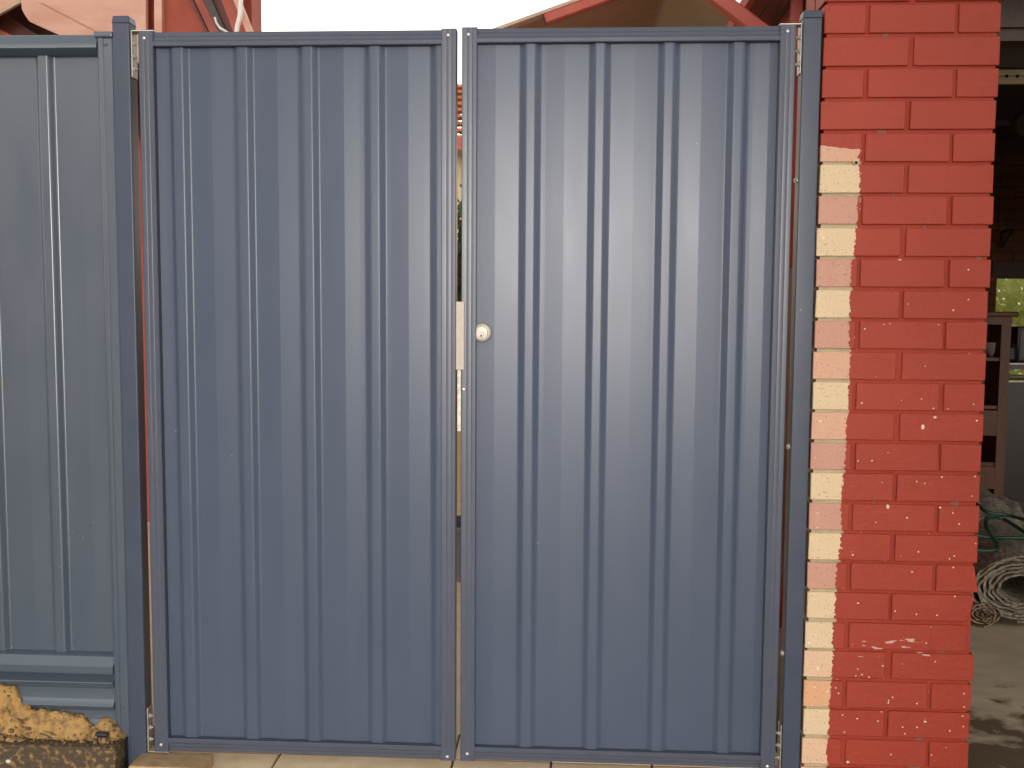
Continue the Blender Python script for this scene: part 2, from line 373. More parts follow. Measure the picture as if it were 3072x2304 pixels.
pl = [(.027, .2715), (.024, .268), (.018, .262), (.006, .2560), (-.003, .2525), (-.004, .2500), (.013, .2270), (.0125, .215), (.0105, .205), (.007, .195), (.002, .186), (-.003, .1805), (-.004, .1785), (.012, .160), (.0125, .15), (.010, .138), (.005, .127), (-.002, .118), (-.004, .1145), (.013, .095), (.013, .0), (.030, .0), (.030, .2715)]
obj('plinth_sheet', prism(pl, 'x', fx0, -1.031), M['slate_gloss'], fence, wn=True, sharp=.5)
cp = [(-1.0318, .050), (-1.0318, .014), (-1.0300, .006), (-1.0255, .0015), (-1.0200, 0), (-1.0130, .0006), (-1.0105, .0035), (-1.0080, .0035), (-.9880, .0035), (-.9855, .0055), (-.9850, .010), (-.9850, .050)]
fp = obj('fence_post', prism(cp, 'z', -.12, 2.131), M['slate2'], fence, wn=True, sharp=.5)
obj('cap', bm_box(-1.0365, -.9822, -.006, .056, 2.130, 2.1465, .004, 2), M['slate2'], fp, wn=True)
scr = None
for (x, z) in ((-1.0045, 2.1125), (-1.0045, .2923), (-1.0045, .1737)):
    if scr is None:
        scr = obj('screw', lathe([(.0065, 0), (.0065, .001), (.0042, .0012), (.0042, .0048), (.0032, .0055), (0, .0055)], (x, .0035, z), (0, -1, 0), 12), M['slate2'], fp, origin=(x, .0035, z))
        o0 = scr
    else: dup(o0, fp, Vector((x, .0035, z))-wpos(fp))

# ------------------------------------------------------------------ gate posts
lp = thing('gate_post', 'slate square steel gate post between the fence and the left gate leaf', 'gate post', (-.96, .025, 0), 'square gate posts')
obj('post_tube', bm_box(-.9845, -.9345, 0, .05, -.15, 2.172, .004, 3), M['post'], lp, wn=True)
def cap_bm(x0, x1, y0, y1, z0, z1):
    b = bm_box(x0, x1, y0, y1, z0, z1)
    for v in b.verts:
        if v.co.z > (z0+z1)/2: v.co.x += .0025*(1 if v.co.x < (x0+x1)/2 else -1); v.co.y += .0025*(1 if v.co.y < (y0+y1)/2 else -1)
    bmesh.ops.bevel(b, geom=[e for e in b.edges if max(e.verts[0].co.z, e.verts[1].co.z) > (z0+z1)/2], offset=.0045, segments=3, affect='EDGES', profile=.5)
    return b
obj('cap', cap_bm(-.9855, -.9335, -.001, .051, 2.1715, 2.1915), M['post'], lp, wn=True)
rp = thing('gate_post', 'slate square steel gate post bolted against the painted brick pier', 'gate post', (.97, .025, 0), 'square gate posts')
obj('post_tube', bm_box(.9435, .9945, 0, .05, -.15, 2.169, .004, 3), M['post'], rp, wn=True)
obj('cap', cap_bm(.9425, .9955, -.001, .051, 2.1685, 2.189), M['post'], rp, wn=True)
b0 = None
for z in (1.7326, .9874, .386):
    if b0 is None:
        bm = lathe([(.010, 0), (.010, .0016), (.0075, .0017)], (.9435, .022, z), (-1, 0, 0), 16)
        lathe([(.0072, .0017), (.0072, .0068), (.006, .0078), (0, .0078)], (.9435, .022, z), (-1, 0, 0), 6, bm)
        b0 = obj('bolt', bm, M['zinc'], rp, origin=(.9435, .022, z))
    else: dup(b0, rp, Vector((.9435, .022, z))-wpos(rp))

# ------------------------------------------------------------------ gate leaves
def stile_prof(x0, x1):
    w_ = x1-x0; p = []
    fr = [(0, .036), (0, .0025)]
    for t in (.0, .30, .36, .42, .62, .68, .74, 1.0):
        dip = .0005 if t in (.36, .68) else 0
        x = x0+w_*t
        if t == 0: fr.append((x0+.002, 0)); continue
        if t == 1.0: fr.append((x1-.002, 0)); continue
        fr.append((x, dip))
    pts = [(x0, .036), (x0, .002)]+fr[2:]+[(x1, .002), (x1, .036)]
    return pts
def rail_prof(z_out, z_in):
    # three stepped bands; the innermost stands proud.  z_out: outer edge, z_in: edge next to the sheet
    s = 1 if z_in < z_out else -1
    h = abs(z_out-z_in); e = .0016
    P = [(.036, 0), (.0105, 0), (.0098, e), (.0092, h*.25), (.0062, h*.37), (.0056, h*.40), (.0050, h*.56), (.0020, h*.68), (.0014, h*.71), (.0012, h*.95), (.0024, h), (.036, h)]
    return [(y, z_out-s*d) for y, d in P]
def rivets(parent, pts):
    first = None
    for x, z in pts:
        if first is None:
            first = obj('rivet', lathe([(.0048, 0), (.0046, .0012), (.0036, .0024), (.0015, .003), (0, .003)], (x, 0, z), (0, -1, 0), 14), M['zinc'], parent, origin=(x, 0, z))
        else: dup(first, parent, Vector((x, 0, z))-wpos(parent))
def hinge(parent, xpost, xgate, z_flat, z_end, side, mt, dull):
    # angle plate: short arm over the stile, long arm down the post face, three screws
    t = .0032
    if side < 0: xa, xb = xpost+.0006, xpost+.0006+t
    else: xa, xb = xpost-.0006-t, xpost-.0006
    zt = max(z_flat, z_end); zb = min(z_flat, z_end)
    bm = bm_box(xa, xb, .008, .044, zb, zt, .001)
    sgn = 1 if z_flat > z_end else -1
    arm0, arm1 = (xb, xgate) if side < 0 else (xgate, xa)
    za, zc = sorted((z_flat, z_flat-sgn*t))
    bm_box(arm0-.001, arm1+.001, .004, .040, za, zc, .0008, 1, bm)
    h = obj('hinge', bm, mt, parent, wn=True)
    first = None
    ax = (-side, 0, 0)
    x0 = xb if side < 0 else xa
    for k in range(3):
        z = zb+(zt-zb)*(.20+.27*k) if sgn > 0 else zb+(zt-zb)*(.26+.27*k)
        c = Vector((x0, .020, z))
        if first is None:
            b = lathe([(.0085, 0), (.0085, .0012)], c, ax, 14)
            lathe([(.0062, .0012), (.0062, .0055), (.0045, .007), (0, .0072)], c, ax, 6, b)
            lathe([(.0028, .007), (.0028, .011), (0, .0115)], c, ax, 8, b)
            first = obj('screw', b, mt, h, origin=c)
        else: dup(first, h, c-wpos(h))
    return h

def leaf(x0, x1, label, ribs, creases, seed, ztop, zbot, ext):
    t = thing('gate_leaf', label, 'gate', ((x0+x1)/2, .02, zbot), 'double gate leaves')
    sw = .0425
    for a, b_ in ((x0, x0+sw), (x1-sw, x1)):
        obj('stile', prism(stile_prof(a, b_), 'z', zbot, ztop), M['slate_rail'], t, wn=True, sharp=.35)
    obj('top_rail', prism(rail_prof(ztop-.0015, ztop-.042), 'x', x0+sw-.004, x1-sw+.004), M['slate_rail'], t, wn=True, sharp=.35)
    obj('bottom_rail', prism(rail_prof(zbot-.0005+.002, zbot+.042), 'x', x0+sw-.004, x1-sw+.004), M['slate_rail'], t, wn=True, sharp=.35)
    sheet_obj(ribbed(x0+.012, x1-.012, ribs, .0140, .0245, .0285, .0135, creases, zbot+.012, ztop-.012, seed), M['slate'], t)
    rivets(t, [(x0+.0185, ztop-.020), (x1-.0230, ztop-.0185), (x0+.0205, zbot+.022), (x1-.0230, zbot+.0125)])
    return t
LG = leaf(-.9095, -.0055, 'left gate leaf of slate blue ribbed steel, beside the fence, without a lock', [-.802, -.616, -.429, -.2385, -.051], [None, -.7087, -.5179, -.3275, -.1435], 11, 2.1475, .0430, 0)
RG = leaf(.0098, .9255, 'right gate leaf of slate blue ribbed steel with the round key lock', [.201, .394, .584, .775], [.103, .2968, .4911, .6757, .86], 12, 2.1505, .0440, 0)
hinge(LG, -.9345, -.868, 2.1515, 2.021, -1, M['zinc'], False)
hinge(LG, -.9345, -.868, .0385, .172, -1, M['zinc_dull'], True)
hinge(RG, .9435, .883, 2.1545, 2.021, 1, M['zinc'], False)
hinge(RG, .9435, .883, .0390, .176, 1, M['zinc_dull'], True)
obj('lock_cover', bm_box(-.0050, .0195, -.0085, .030, 1.1975, 1.3920, .0022, 3), M['satin'], RG, wn=True)
rivets(RG, [(.0172, 1.142)])
obj('lock_case', bm_box(-.0020, .0095, .006, .034, 1.02, 1.205, .001), M['zinc_dull'], RG)
c = (.0672, .0265, 1.3035)
lk = obj('lock_cylinder', lathe([(.0285, 0), (.0285, .012), (.0278, .0150), (.0262, .0168), (.0210, .0180), (.0204, .0178), (.0202, .0140), (.0182, .0140), (.0180, .0188), (.0170, .0200), (0, .0204)], c, (0, -1, 0), 40), M['brass'], RG, sharp=.5)
obj('key_plug', lathe([(.0078, .0204), (.0078, .0216), (.0068, .0222), (0, .0222)], (c[0], c[1], c[2]-.0060), (0, -1, 0), 20), M['brass'], lk, sharp=.5)
kh = lathe([(.0026, .0221), (.0026, .0226), (0, .0226)], (c[0]-.0008, c[1], c[2]-.0070), (0, -1, 0), 10)
bm_box(c[0]-.0020, c[0]+.0006, c[1]-.0226, c[1]-.0221, c[2]-.0120, c[2]-.0065, 0, 1, kh)
obj('keyhole', kh, M['dark'], lk)

# ------------------------------------------------------------------ brick pier
pier = thing('brick_pier', 'brick pier painted red with a bare unpainted strip beside the gate post', 'brick pier', (1.235, .05, 0))
obj('mortar', bm_box(1.009, 1.462, .0065, .222, -.1, 2.47), M['mortar'], pier)
PITCH_B = .0857
def brick_bm(w_, seed, chip=None, d=.105, h=.0765):
    r = random.Random(seed)
    b = bm_box(-w_/2, w_/2, 0, d, -h, 0)
    if chip:
        bmesh.ops.subdivide_edges(b, edges=[e for e in b.edges if abs(e.verts[0].co.z-e.verts[1].co.z) > .01 or abs(e.verts[0].co.x-e.verts[1].co.x) > .01], cuts=4, use_grid_fill=True)
        for v in b.verts:
            dx = w_/2-v.co.x
            if dx < .05 and v.co.y < .05:
                t = (-v.co.z/h)
                v.co.x -= chip(t)*max(0, 1-dx/.05)
    bmesh.ops.bevel(b, geom=[e for e in b.edges if e.calc_face_angle(0) > .8], offset=.0018, segments=1, affect='EDGES', profile=.5)
    for v in b.verts:
        n = noise.noise_vector(v.co*30+Vector((seed*3.1, 0, 0)))
        v.co += n*.0013
    return b
BM = {}
def bmesh_data(key, w_, seed, chip=None):
    if key not in BM:
        o = obj('brick', brick_bm(w_, seed, chip), M['brick'], None)
        BM[key] = o.data; COL.objects.unlink(o); bpy.data.objects.remove(o)
    return BM[key]
CREAM, PINK, PEACH, ORANGE, PALE = (.64, .49, .31), (.48, .23, .18), (.58, .32, .22), (.62, .33, .17), (.64, .43, .28)
rawc = {4: PEACH, 5: CREAM, 6: PINK, 7: CREAM, 8: PINK, 9: CREAM, 10: PINK, 11: PEACH, 12: CREAM, 13: PEACH, 14: PINK, 15: CREAM, 16: PINK, 17: CREAM, 18: PINK, 19: CREAM, 20: CREAM, 21: PALE, 22: ORANGE, 23: CREAM, 24: PALE, 25: PALE}
L0, R0 = 1.0005, 1.4695
def put(key, w_, seed, x, z, color, chip=None):
    me = bmesh_data(key, w_, seed, chip)
    o = bpy.data.objects.new('brick', me); COL.objects.link(o); o.parent = pier
    o.location = Vector((x, random.uniform(-.0015, .0012), z))-wpos(pier)
    o.rotation_euler = (random.uniform(-.006, .006), random.uniform(-.004, .004), random.uniform(-.006, .006))
    o.color = (*color, 1)
def chipA(t): return .010*t if t < .45 else .028*max(0, (t-.3))
def chipB(t): return .014*(1-t)
def chipC(t): return .012*abs(sin(t*4.2))+.006
for i in range(-2, 27):
    z = 2.2015-PITCH_B*i+random.uniform(-.0012, .0012)
    s = random.uniform(-.003, .003)
    c0 = rawc.get(i, PEACH)
    rshift = {18: .004, 19: -.003, 20: -.010, 21: .004, 3: -.003, 4: -.002}.get(i, random.uniform(-.002, .002))
    if i % 2 == 0:
        put('half%d' % (i % 3), .1105, 20+i % 3, L0+.0552, z, c0)
        put('full%d' % (i % 4), .2275, 30+i % 4, L0+.119+.1140+.002+s, z, PEACH)
        k, ch = ('half%d' % ((i+1) % 3), None)
        if i == 18: k, ch = 'halfB', chipB
        if i == 20: k, ch = 'halfC', chipC
        put(k, .1105 if ch is None else .118, 25+i % 3, R0-.0552+rshift, z, PEACH, ch)
    else:
        put('full%d' % (i % 4), .2275, 30+i % 4, L0+.1140+s, z, c0)
        k, ch = ('full%d' % ((i+2) % 4), None)
        if i == 19: k, ch = 'fullA', chipA
        put(k, .2275, 36, R0-.1140+rshift, z, PEACH, ch)
# bricks of the pier's back leaf, plain
for i in range(-2, 27):
    z = 2.2015-PITCH_B*i
    for x in ((L0+.1140, R0-.1140) if i % 2 else (L0+.0552, L0+.2345, R0-.0552)):
        w_ = .2275 if (i % 2 or abs(x-L0-.2345) < .01) else .1105
        me = bmesh_data('full0' if w_ > .2 else 'half0', w_, 30)
        o = bpy.data.objects.new('brick', me); COL.objects.link(o); o.parent = pier
        o.location = Vector((x, .118, z))-wpos(pier); o.color = (*PEACH, 1)
vp = at(2567, 489, 0)
wt = obj('weep_tube', lathe([(.0068, -.02), (.0068, .006), (.0062, .0068), (.0046, .0068), (.0044, .004), (.0044, -.018)], (vp.x, 0, vp.z), (0, -1, 0), 18), M['board'], pier, sharp=.5)
obj('hole', lathe([(.0044, -.004), (.0044, .0028), (0, .0028)], (vp.x, 0, vp.z), (0, -1, 0), 14), M['dark'], wt)

# ------------------------------------------------------------------ sand, sleeper and bits
sp = obj('timber_sleeper', bm_box(-1.75, -.9885, -.088, -.020, -.09, .092, .006, 2), M['sleeper'])
sp.data.update()
tag(sp, 'dark stained sleeper edging the sand heap in the lower left corner', 'sleeper')
outline = [(-1.75, .27), (-1.42, .238), (-1.376, .232), (-1.333, .226), (-1.322, .190), (-1.300, .170), (-1.276, .163), (-1.194, .155), (-1.133, .147), (-1.115, .138), (-1.103, .127), (-1.088, .113), (-1.078, .120), (-1.072, .133), (-1.045, .138), (-1.028, .130), (-1.012, .108), (-1.0, .085), (-.98, .07)]
def H(x):
    for (a, za), (b_, zb) in zip(outline, outline[1:]):
        if a <= x <= b_: return za+(zb-za)*(x-a)/(b_-a)
    return .1
sb = bmesh.new(); nx, ny = 150, 34; grid = []
for j in range(ny):
    row = []
    for i in range(nx):
        x = -1.75+.7560*i/(nx-1); y = -.083+.110*j/(ny-1)
        t = min(1, max(0, (y+.046)/.046)); t = t*t*(3-2*t)
        base = .0935-.012*min(1, max(0, (-.040-y)/.03))
        z = base+(H(x)-base)*t
        nv = noise.noise((x*24, y*24, 3.3))*.010+noise.noise((x*70, y*70, 9))*.006+noise.noise((x*170, y*170, 5))*.0035
        z += nv*(.55+.6*t*(1 if x < -1.25 else .55))
        row.append(sb.verts.new((x, y, z)))
    grid.append(row)
for j in range(ny-1):
    for i in range(nx-1): sb.faces.new((grid[j][i], grid[j][i+1], grid[j+1][i+1], grid[j+1][i]))
rr = random.Random(4)
for k in range(95):
    x = rr.uniform(-1.5, -1.05) if k % 3 else rr.uniform(-1.45, -1.29); y = rr.uniform(-.07, -.004)
    r = rr.uniform(.0015, .0045) if k % 6 else rr.uniform(.006, .011)
    t = min(1, max(0, (y+.058)/.055)); t = t*t*(3-2*t); z = .0885+(H(x)-.0885)*t
    q = bmesh.new(); bmesh.ops.create_icosphere(q, subdivisions=2 if r > .005 else 1, radius=r)
    for v in q.verts: v.co = v.co*(1+.5*noise.noise(v.co*160+Vector((k, 0, 0)))); v.co += Vector((x, y, z+r*.3))
    merge(sb, q)
obj('sand', sb, M['sand'], kind='stuff')
cb_ = bmesh.new(); rr = random.Random(9)
for k in range(150):
    zone = k % 5
    x = rr.uniform(-1.46, -1.27) if zone < 3 else (rr.uniform(-1.075, -1.01) if zone == 3 else rr.uniform(-1.27, -1.08))
    y = rr.uniform(-.062, -.004); r = rr.uniform(.002, .0055) if k % 4 else rr.uniform(.006, .010)
    if zone == 4: r *= .6
    t = min(1, max(0, (y+.046)/.046)); t = t*t*(3-2*t); z = .0935+(H(x)-.0935)*t
    q = bmesh.new(); bmesh.ops.create_icosphere(q, subdivisions=2 if r > .005 else 1, radius=r)
    for v in q.verts: v.co = v.co*(1+.6*noise.noise(v.co*170+Vector((k, 3, 0)))); v.co += Vector((x, y, z+r*.25))
    merge(cb_, q)
obj('soil_clods', cb_, M['clod'], smooth=False, kind='stuff')
p0, p1 = Vector((-1.232, -.052, .112)), Vector((-1.188, -.062, .103))
tw = obj('stick', tube([p0, p0.lerp(p1, .4)+Vector((0, 0, .002)), p1], .0022, 6), M['twig']); tag(tw, 'short dark stick lying on the sand heap', 'stick')
bt = obj('pipe_stub', lathe([(.008, 0), (.008, .036), (.006, .038), (.006, .02), (0, .02)], (-1.070, -.034, .106), (1, -.12, .05), 16), M['black']); tag(bt, 'small dark pipe end poking from the sand beside the fence post', 'pipe')
pb = bmesh.new(); bmesh.ops.create_icosphere(pb, subdivisions=2, radius=.0075)
a_ = at(25, 2284, -.090)
for v in pb.verts: v.co = Vector((v.co.x*1.1, v.co.y*.6, v.co.z*.85))+Vector((a_.x, -.090, a_.z))
pbo = obj('bolt_head', pb, M['ceramic'], sp); 

# ------------------------------------------------------------------ house behind, upper left
HY = 2.9
house = thing('house', 'red house gable with boards tinted pale for glare behind the left fence', 'house', (-2.6, 3.1, 0))
def plate(pix, Y, th, mt, name, parent, **k):
    pts = [(p.x, p.z) for p in (at(x, y, Y) for x, y in pix)]
    return obj(name, prism(pts, 'y', Y, Y+th), mt, parent, **k)
obj('wall', bm_box(-6, -1.62, 3.30, 3.5, -.1, 4.2), M['red_brick_wall'], house)
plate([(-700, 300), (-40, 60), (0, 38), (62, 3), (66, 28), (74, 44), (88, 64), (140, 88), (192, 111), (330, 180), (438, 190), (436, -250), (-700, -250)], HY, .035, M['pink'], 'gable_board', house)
# a glare-pink lap on the gable board
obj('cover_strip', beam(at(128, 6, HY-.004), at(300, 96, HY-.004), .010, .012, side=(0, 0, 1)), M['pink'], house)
obj('eave_edge', beam(at(-60, 71, HY-.006), at(60, 4, HY-.006), .02, .014, side=(0, 0, 1)), M['board'], house)
obj('recess_beam', beam(at(-20, 50, HY+.20), at(140, 150, HY+.20), .12, .10, side=(0, 1, 0)), M['brownred'], house)
obj('recess_panel', beam(at(-60, 88, HY+.10), at(90, 160, HY+.10), .012, .10, side=(0, 1, 0)), M['redpaint'], house)
obj('recess_lining', bm_box(-3.6, -2.30, HY+.27, HY+.30, 2.4, 3.6), M['brownred'], house)
obj('corner_groove', bm_box(at(436, 50, HY).x-.02, at(466, 50, HY).x+.02, HY+.10, HY+.13, 2.4, 3.7), M['redpaint'], house)
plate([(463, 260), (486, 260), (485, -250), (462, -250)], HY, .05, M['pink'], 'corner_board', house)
obj('side_wall', bm_box(at(484, 50, HY+.01).x, at(700, 50, HY).x, HY+.035, HY+.09, 2.3, 3.8), M['red_brick_wall'], house)
def rake(x0t, x0b, wt_, Y, th, mt, name):
    # raking board: left edge from (x0t, 0) to (x0b, 95), wt_ px wide
    s = (x0b-x0t)/95.
    f = lambda y: x0t+s*y
    return plate([(f(-220), -220), (f(-220)+wt_, -220), (f(230)+wt_, 230), (f(230), 230)], Y, th, mt, name, house)
rake(571, 616, 8, HY+.010, .05, M['darkred'], 'raking_batten')
rake(583, 628, 26, HY+.020, .06, M['redpaint'], 'raking_board')
rake(611, 654, 24, HY-.05, .05, M['gutter'], 'gutter')
rake(637, 680, 28, HY-.02, .05, M['darkred'], 'raking_board')
rake(664, 700, 50, HY-.10, .03, M['redpaint'], 'barge_board')
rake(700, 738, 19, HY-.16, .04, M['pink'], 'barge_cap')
obj('drain_pipe', tube([at(x, y, HY-.22) for x, y in ((722, -120), (722, -20), (722, 25), (719, 50), (712, 80), (708, 110), (706, 220))], .013, 10), M['pvc'], house)
obj('cable', tube([at(x, y, HY-.12) for x, y in ((644, 52), (650, 70), (660, 84), (676, 93), (700, 110))], .007, 8), M['pvc'], house)

# ------------------------------------------------------------------ patio roof, upper right
pr = thing('patio_roof', 'brown lined patio roof on red steel tubes above the right gate leaf', 'roof', (.9, 4.5, 2.9))
A, B = at(1536, 81, 3), Vector((.931, 3, 3.285)); A = A-(B-A)*.15
B.z = A.z+(B.x-A.x)*((at(1760, 0, 3).z-at(1540, 80, 3).z)/(at(1760, 0, 3).x-at(1540, 80, 3).x))
Cc = Vector((1.48, 3, B.z-.744*(1.48-B.x)))
sheetL = bmesh.new()
def slope_sheet(P, Q, y0, y1, n):
    # corrugated lining running up the slope: shallow ridges across Y
    b = bmesh.new(); nrm = Vector((-(Q.z-P.z), 0, Q.x-P.x)).normalized(); rows = []
    for j in range(n+1):
        y = y0+(y1-y0)*j/n; k = (.0 if j % 2 else .012)
        rows.append([b.verts.new(Vector((V.x, y, V.z))+nrm*h) for V, h in ((P, k), (Q, k), (Q, .03), (P, .03))])
    for R1, R2 in zip(rows, rows[1:]):
        for a in range(4): b.faces.new((R1[a], R1[(a+1) % 4], R2[(a+1) % 4], R2[a]))
    b.faces.new(rows[0]); b.faces.new(rows[-1][::-1]); bmesh.ops.recalc_face_normals(b, faces=b.faces[:]); return b
obj('roof_sheet', slope_sheet(A, B, 3.0, 6.6, 90), M['underside'], pr, smooth=False)
obj('roof_sheet', slope_sheet(Cc, B, 3.0, 6.6, 90), M['underside'], pr, smooth=False)
P, Q = at(1634, 60, 3.02), at(1860, -22, 3.02); dd = (Q-P)
tb = beam(P, P+dd*4.0, .058, .058, side=(0, 1, 0), bev=.008)
ft = obj('frame_tube', tb, M['redpaint'], pr, wn=True)
dn = dd.normalized()
obj('tube_opening', beam(P-dn*.002, P-dn*.0003, .046, .046, side=(0, 1, 0)), M['dark'], ft)
P, Q = at(2157, 0, 1.35), at(2258, 77, 1.35); dd = (Q-P)
obj('frame_tube', beam(P-dd*1.6, Q+dd*.9, .066, .060, side=(0, 1, 0), bev=.006), M['redpaint'], pr, wn=True)
obj('support_post', bm_box(.02, .10, 6.3, 6.38, -.05, 2.99), M['redpaint'], pr)
obj('support_post', bm_box(1.36, 1.44, 6.3, 6.38, -.05, 2.93), M['redpaint'], pr)

# garage eave, its boards and red trim
gar = thing('garage', 'dark brick garage with its door lifted open at the right edge', 'garage', (3.6, 2.8, 0))
ez = 2.70
e0, e1 = atz(2250, 20, ez), atz(2408, 20, ez)
n = 5; wX = (1.46-e0.x)/n
for k in range(n):
    x0 = e0.x+wX*k
    obj('eave_board', bm_box(x0+.004, x0+wX-.003, .32, 5.3, ez+random.uniform(0, .004), ez+.02), M['darkred'], gar)
obj('fascia', bm_box(e0.x-.03, e0.x-.002, .25, 5.4, ez-.012, ez+.045), M['redpaint'], gar)
a0, a1 = at(2380, 40, 1.5), at(2408, 40, 1.5)
vpst = obj('trim_post', bm_box(a0.x, a1.x, 1.5, 1.56, -.02, ez), M['redpaint'], gar)
obj('left_wall', bm_box(1.285, 1.44, .235, 5.5, -.1, 2.72), M['red_brick_wall'], gar)
obj('ceiling', bm_box(1.285, 6.4, .24, 5.7, 2.73, 2.8), M['ceiling'], gar)
obj('roof', bm_box(1.30, 6.7, -.12, 5.9, 2.92, 3.0), M['gutter'], gar)
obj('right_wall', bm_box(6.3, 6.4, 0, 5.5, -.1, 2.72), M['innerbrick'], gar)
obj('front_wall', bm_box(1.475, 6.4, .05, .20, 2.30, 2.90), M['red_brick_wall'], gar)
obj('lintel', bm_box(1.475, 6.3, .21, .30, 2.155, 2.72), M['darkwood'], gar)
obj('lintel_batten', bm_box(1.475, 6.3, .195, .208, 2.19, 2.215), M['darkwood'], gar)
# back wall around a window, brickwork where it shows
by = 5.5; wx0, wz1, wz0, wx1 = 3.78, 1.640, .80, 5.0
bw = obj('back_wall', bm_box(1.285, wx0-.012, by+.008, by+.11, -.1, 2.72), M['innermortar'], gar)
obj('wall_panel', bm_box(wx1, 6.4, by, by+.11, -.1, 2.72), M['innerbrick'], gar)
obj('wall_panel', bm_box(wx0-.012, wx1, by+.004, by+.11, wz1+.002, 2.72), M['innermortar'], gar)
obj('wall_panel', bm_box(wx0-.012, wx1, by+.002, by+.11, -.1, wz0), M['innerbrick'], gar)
full = half = None
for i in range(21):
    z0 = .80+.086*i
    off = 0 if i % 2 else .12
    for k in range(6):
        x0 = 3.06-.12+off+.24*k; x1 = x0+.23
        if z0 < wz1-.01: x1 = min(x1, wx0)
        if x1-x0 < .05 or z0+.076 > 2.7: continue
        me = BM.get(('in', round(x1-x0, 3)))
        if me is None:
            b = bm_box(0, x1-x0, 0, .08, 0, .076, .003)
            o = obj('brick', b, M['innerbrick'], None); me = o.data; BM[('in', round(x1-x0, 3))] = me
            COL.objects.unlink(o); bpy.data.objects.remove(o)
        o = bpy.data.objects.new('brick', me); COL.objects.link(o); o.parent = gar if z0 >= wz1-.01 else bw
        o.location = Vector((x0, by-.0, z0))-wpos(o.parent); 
obj('window_lintel', bm_box(wx0-.05, wx1+.05, by-.03, by-.002, wz1, wz1+.10), M['darkwood'], gar)
gm = bpy.data.materials.new('window_glass'); gm.use_nodes = True
gp = gm.node_tree.nodes['Principled BSDF']; gp.inputs['Transmission Weight'].default_value = 1; gp.inputs['Roughness'].default_value = .02; gp.inputs['IOR'].default_value = 1.0; gp.inputs['Base Color'].default_value = (.95, .97, .93, 1)
wf = bm_box(wx0, wx1, by+.03, by+.06, wz1-.03, wz1); bm_box(wx0, wx1, by+.03, by+.06, wz0, wz0+.03, 0, 1, wf); bm_box(wx0, wx0+.012, by+.03, by+.06, wz0+.03, wz1-.03, 0, 1, wf)
wfo = obj('window_frame', wf, M['darkwood'], gar)
obj('pane', bm_box(wx0+.012, wx1, by+.04, by+.044, wz0+.03, wz1-.03), gm, wfo)
# lifted door
dr = thing('garage_door', 'grey tilt-up garage door lifted under the ceiling, with a cream bottom rail', 'garage door', (3.8, .65, 2.2))
obj('door_skin', bm_box(1.50, 6.2, .345, .905, 2.236, 2.262), M['doorskin'], dr)
bz0, bz1 = at(3040, 246, .91).z, at(3040, 208, .91).z
obj('bottom_rail', bm_box(1.50, 6.2, .910, .95, bz0, (bz0+bz1)/2-.001, .003), M['cream_metal'], dr)
obj('bottom_rail', bm_box(1.50, 6.2, .905, .95, (bz0+bz1)/2+.001, bz1, .003), M['cream_metal'], dr)
for x in (3020, 3052):
    q = at(x, 229, .905); obj('bolt', lathe([(.006, 0), (.005, .006), (0, .007)], q, (0, -1, 0), 8), M['black'], dr)
q0, q1 = at(2985, 367, 2.4), at(3062, 369, 2.4)
obj('door_track', beam(q0-Vector((.6, 0, 0)), q1, .02, .022), M['doorskin'], dr)
obj('track_wheel', lathe([(.06, 0), (.06, .03), (.05, .04), (0, .04)], at(3070, 372, 2.38), (0, -1, 0), 18), M['gutter'], dr)
# shelf bracket
b0_, b1_, b2_ = at(3004, 697, by-.02), at(3040, 688, by-.30), at(3006, 742, by-.02)
br = tube([b0_, b1_], .008, 6); tube([b1_, b2_], .008, 6, br); tube([b0_, b2_], .008, 6, br)
tag(obj('shelf_bracket', br, M['black']), 'black triangular shelf bracket on the dark brick wall', 'bracket')

# cabinet with an open front
cb = thing('display_cabinet', 'tall brown wooden cabinet with open shelves in the garage', 'cabinet', (2.75, 3.4, 0))
cx1 = at(3033, 1000, 3.2).x; cx0 = cx1-.62; ct = 1.325
obj('cornice', bm_box(cx0-.03, cx1+.03, 3.17, 3.60, ct, ct+.03, .008, 2), M['wood'], cb)
obj('side_panel', bm_box(cx0, cx0+.03, 3.2, 3.58, 0, ct), M['wood'], cb)
obj('side_panel', bm_box(cx1-.055, cx1, 3.2, 3.58, 0, ct), M['wood'], cb)
obj('front_stile', bm_box(at(2958, 1000, 3.19).x-.04, at(2958, 1000, 3.19).x, 3.185, 3.21, .45, ct-.03), M['wood'], cb)
obj('head_rail', bm_box(cx0, cx1, 3.188, 3.215, ct-.045, ct-.001), M['wood'], cb)
obj('back_panel', bm_box(cx0+.03, cx1-.055, 3.55, 3.57, 0, ct-.02), M['darkwood'], cb)
for z in (1.085, .80, .46): obj('shelf', bm_box(cx0+.03, cx1-.055, 3.21, 3.55, z-.02, z), M['wood'], cb)
obj('drawer_front', bm_box(cx0+.03, cx1-.055, 3.195, 3.215, .30, .44, .004), M['wood'], cb)
obj('drawer_front', bm_box(cx0+.03, cx1-.055, 3.195, 3.215, .62, .775, .004), M['wood'], cb)
q = at(2992, 1030, 3.3)
tag(obj('dish', lathe([(.03, 0), (.055, .03), (.062, .085), (.058, .085), (.05, .03), (0, .012)], (q.x, 3.33, 1.0855), (0, 0, 1), 20), M['ceramic']), 'pale dish on the top shelf of the brown cabinet', 'dish')
bn = thing('workbench', 'dark bench with pale metal edges below the garage window', 'bench', (3.9, 4.4, 0))
obj('top', bm_box(3.08, 5.0, 4.2, 4.8, .955, .995), M['bench'], bn)
obj('edge_strip', bm_box(3.08, 5.0, 4.192, 4.199, .990, .999), M['zinc'], bn)
obj('lower_shelf', bm_box(3.08, 5.0, 4.2, 4.8, .84, .872), M['bench'], bn)
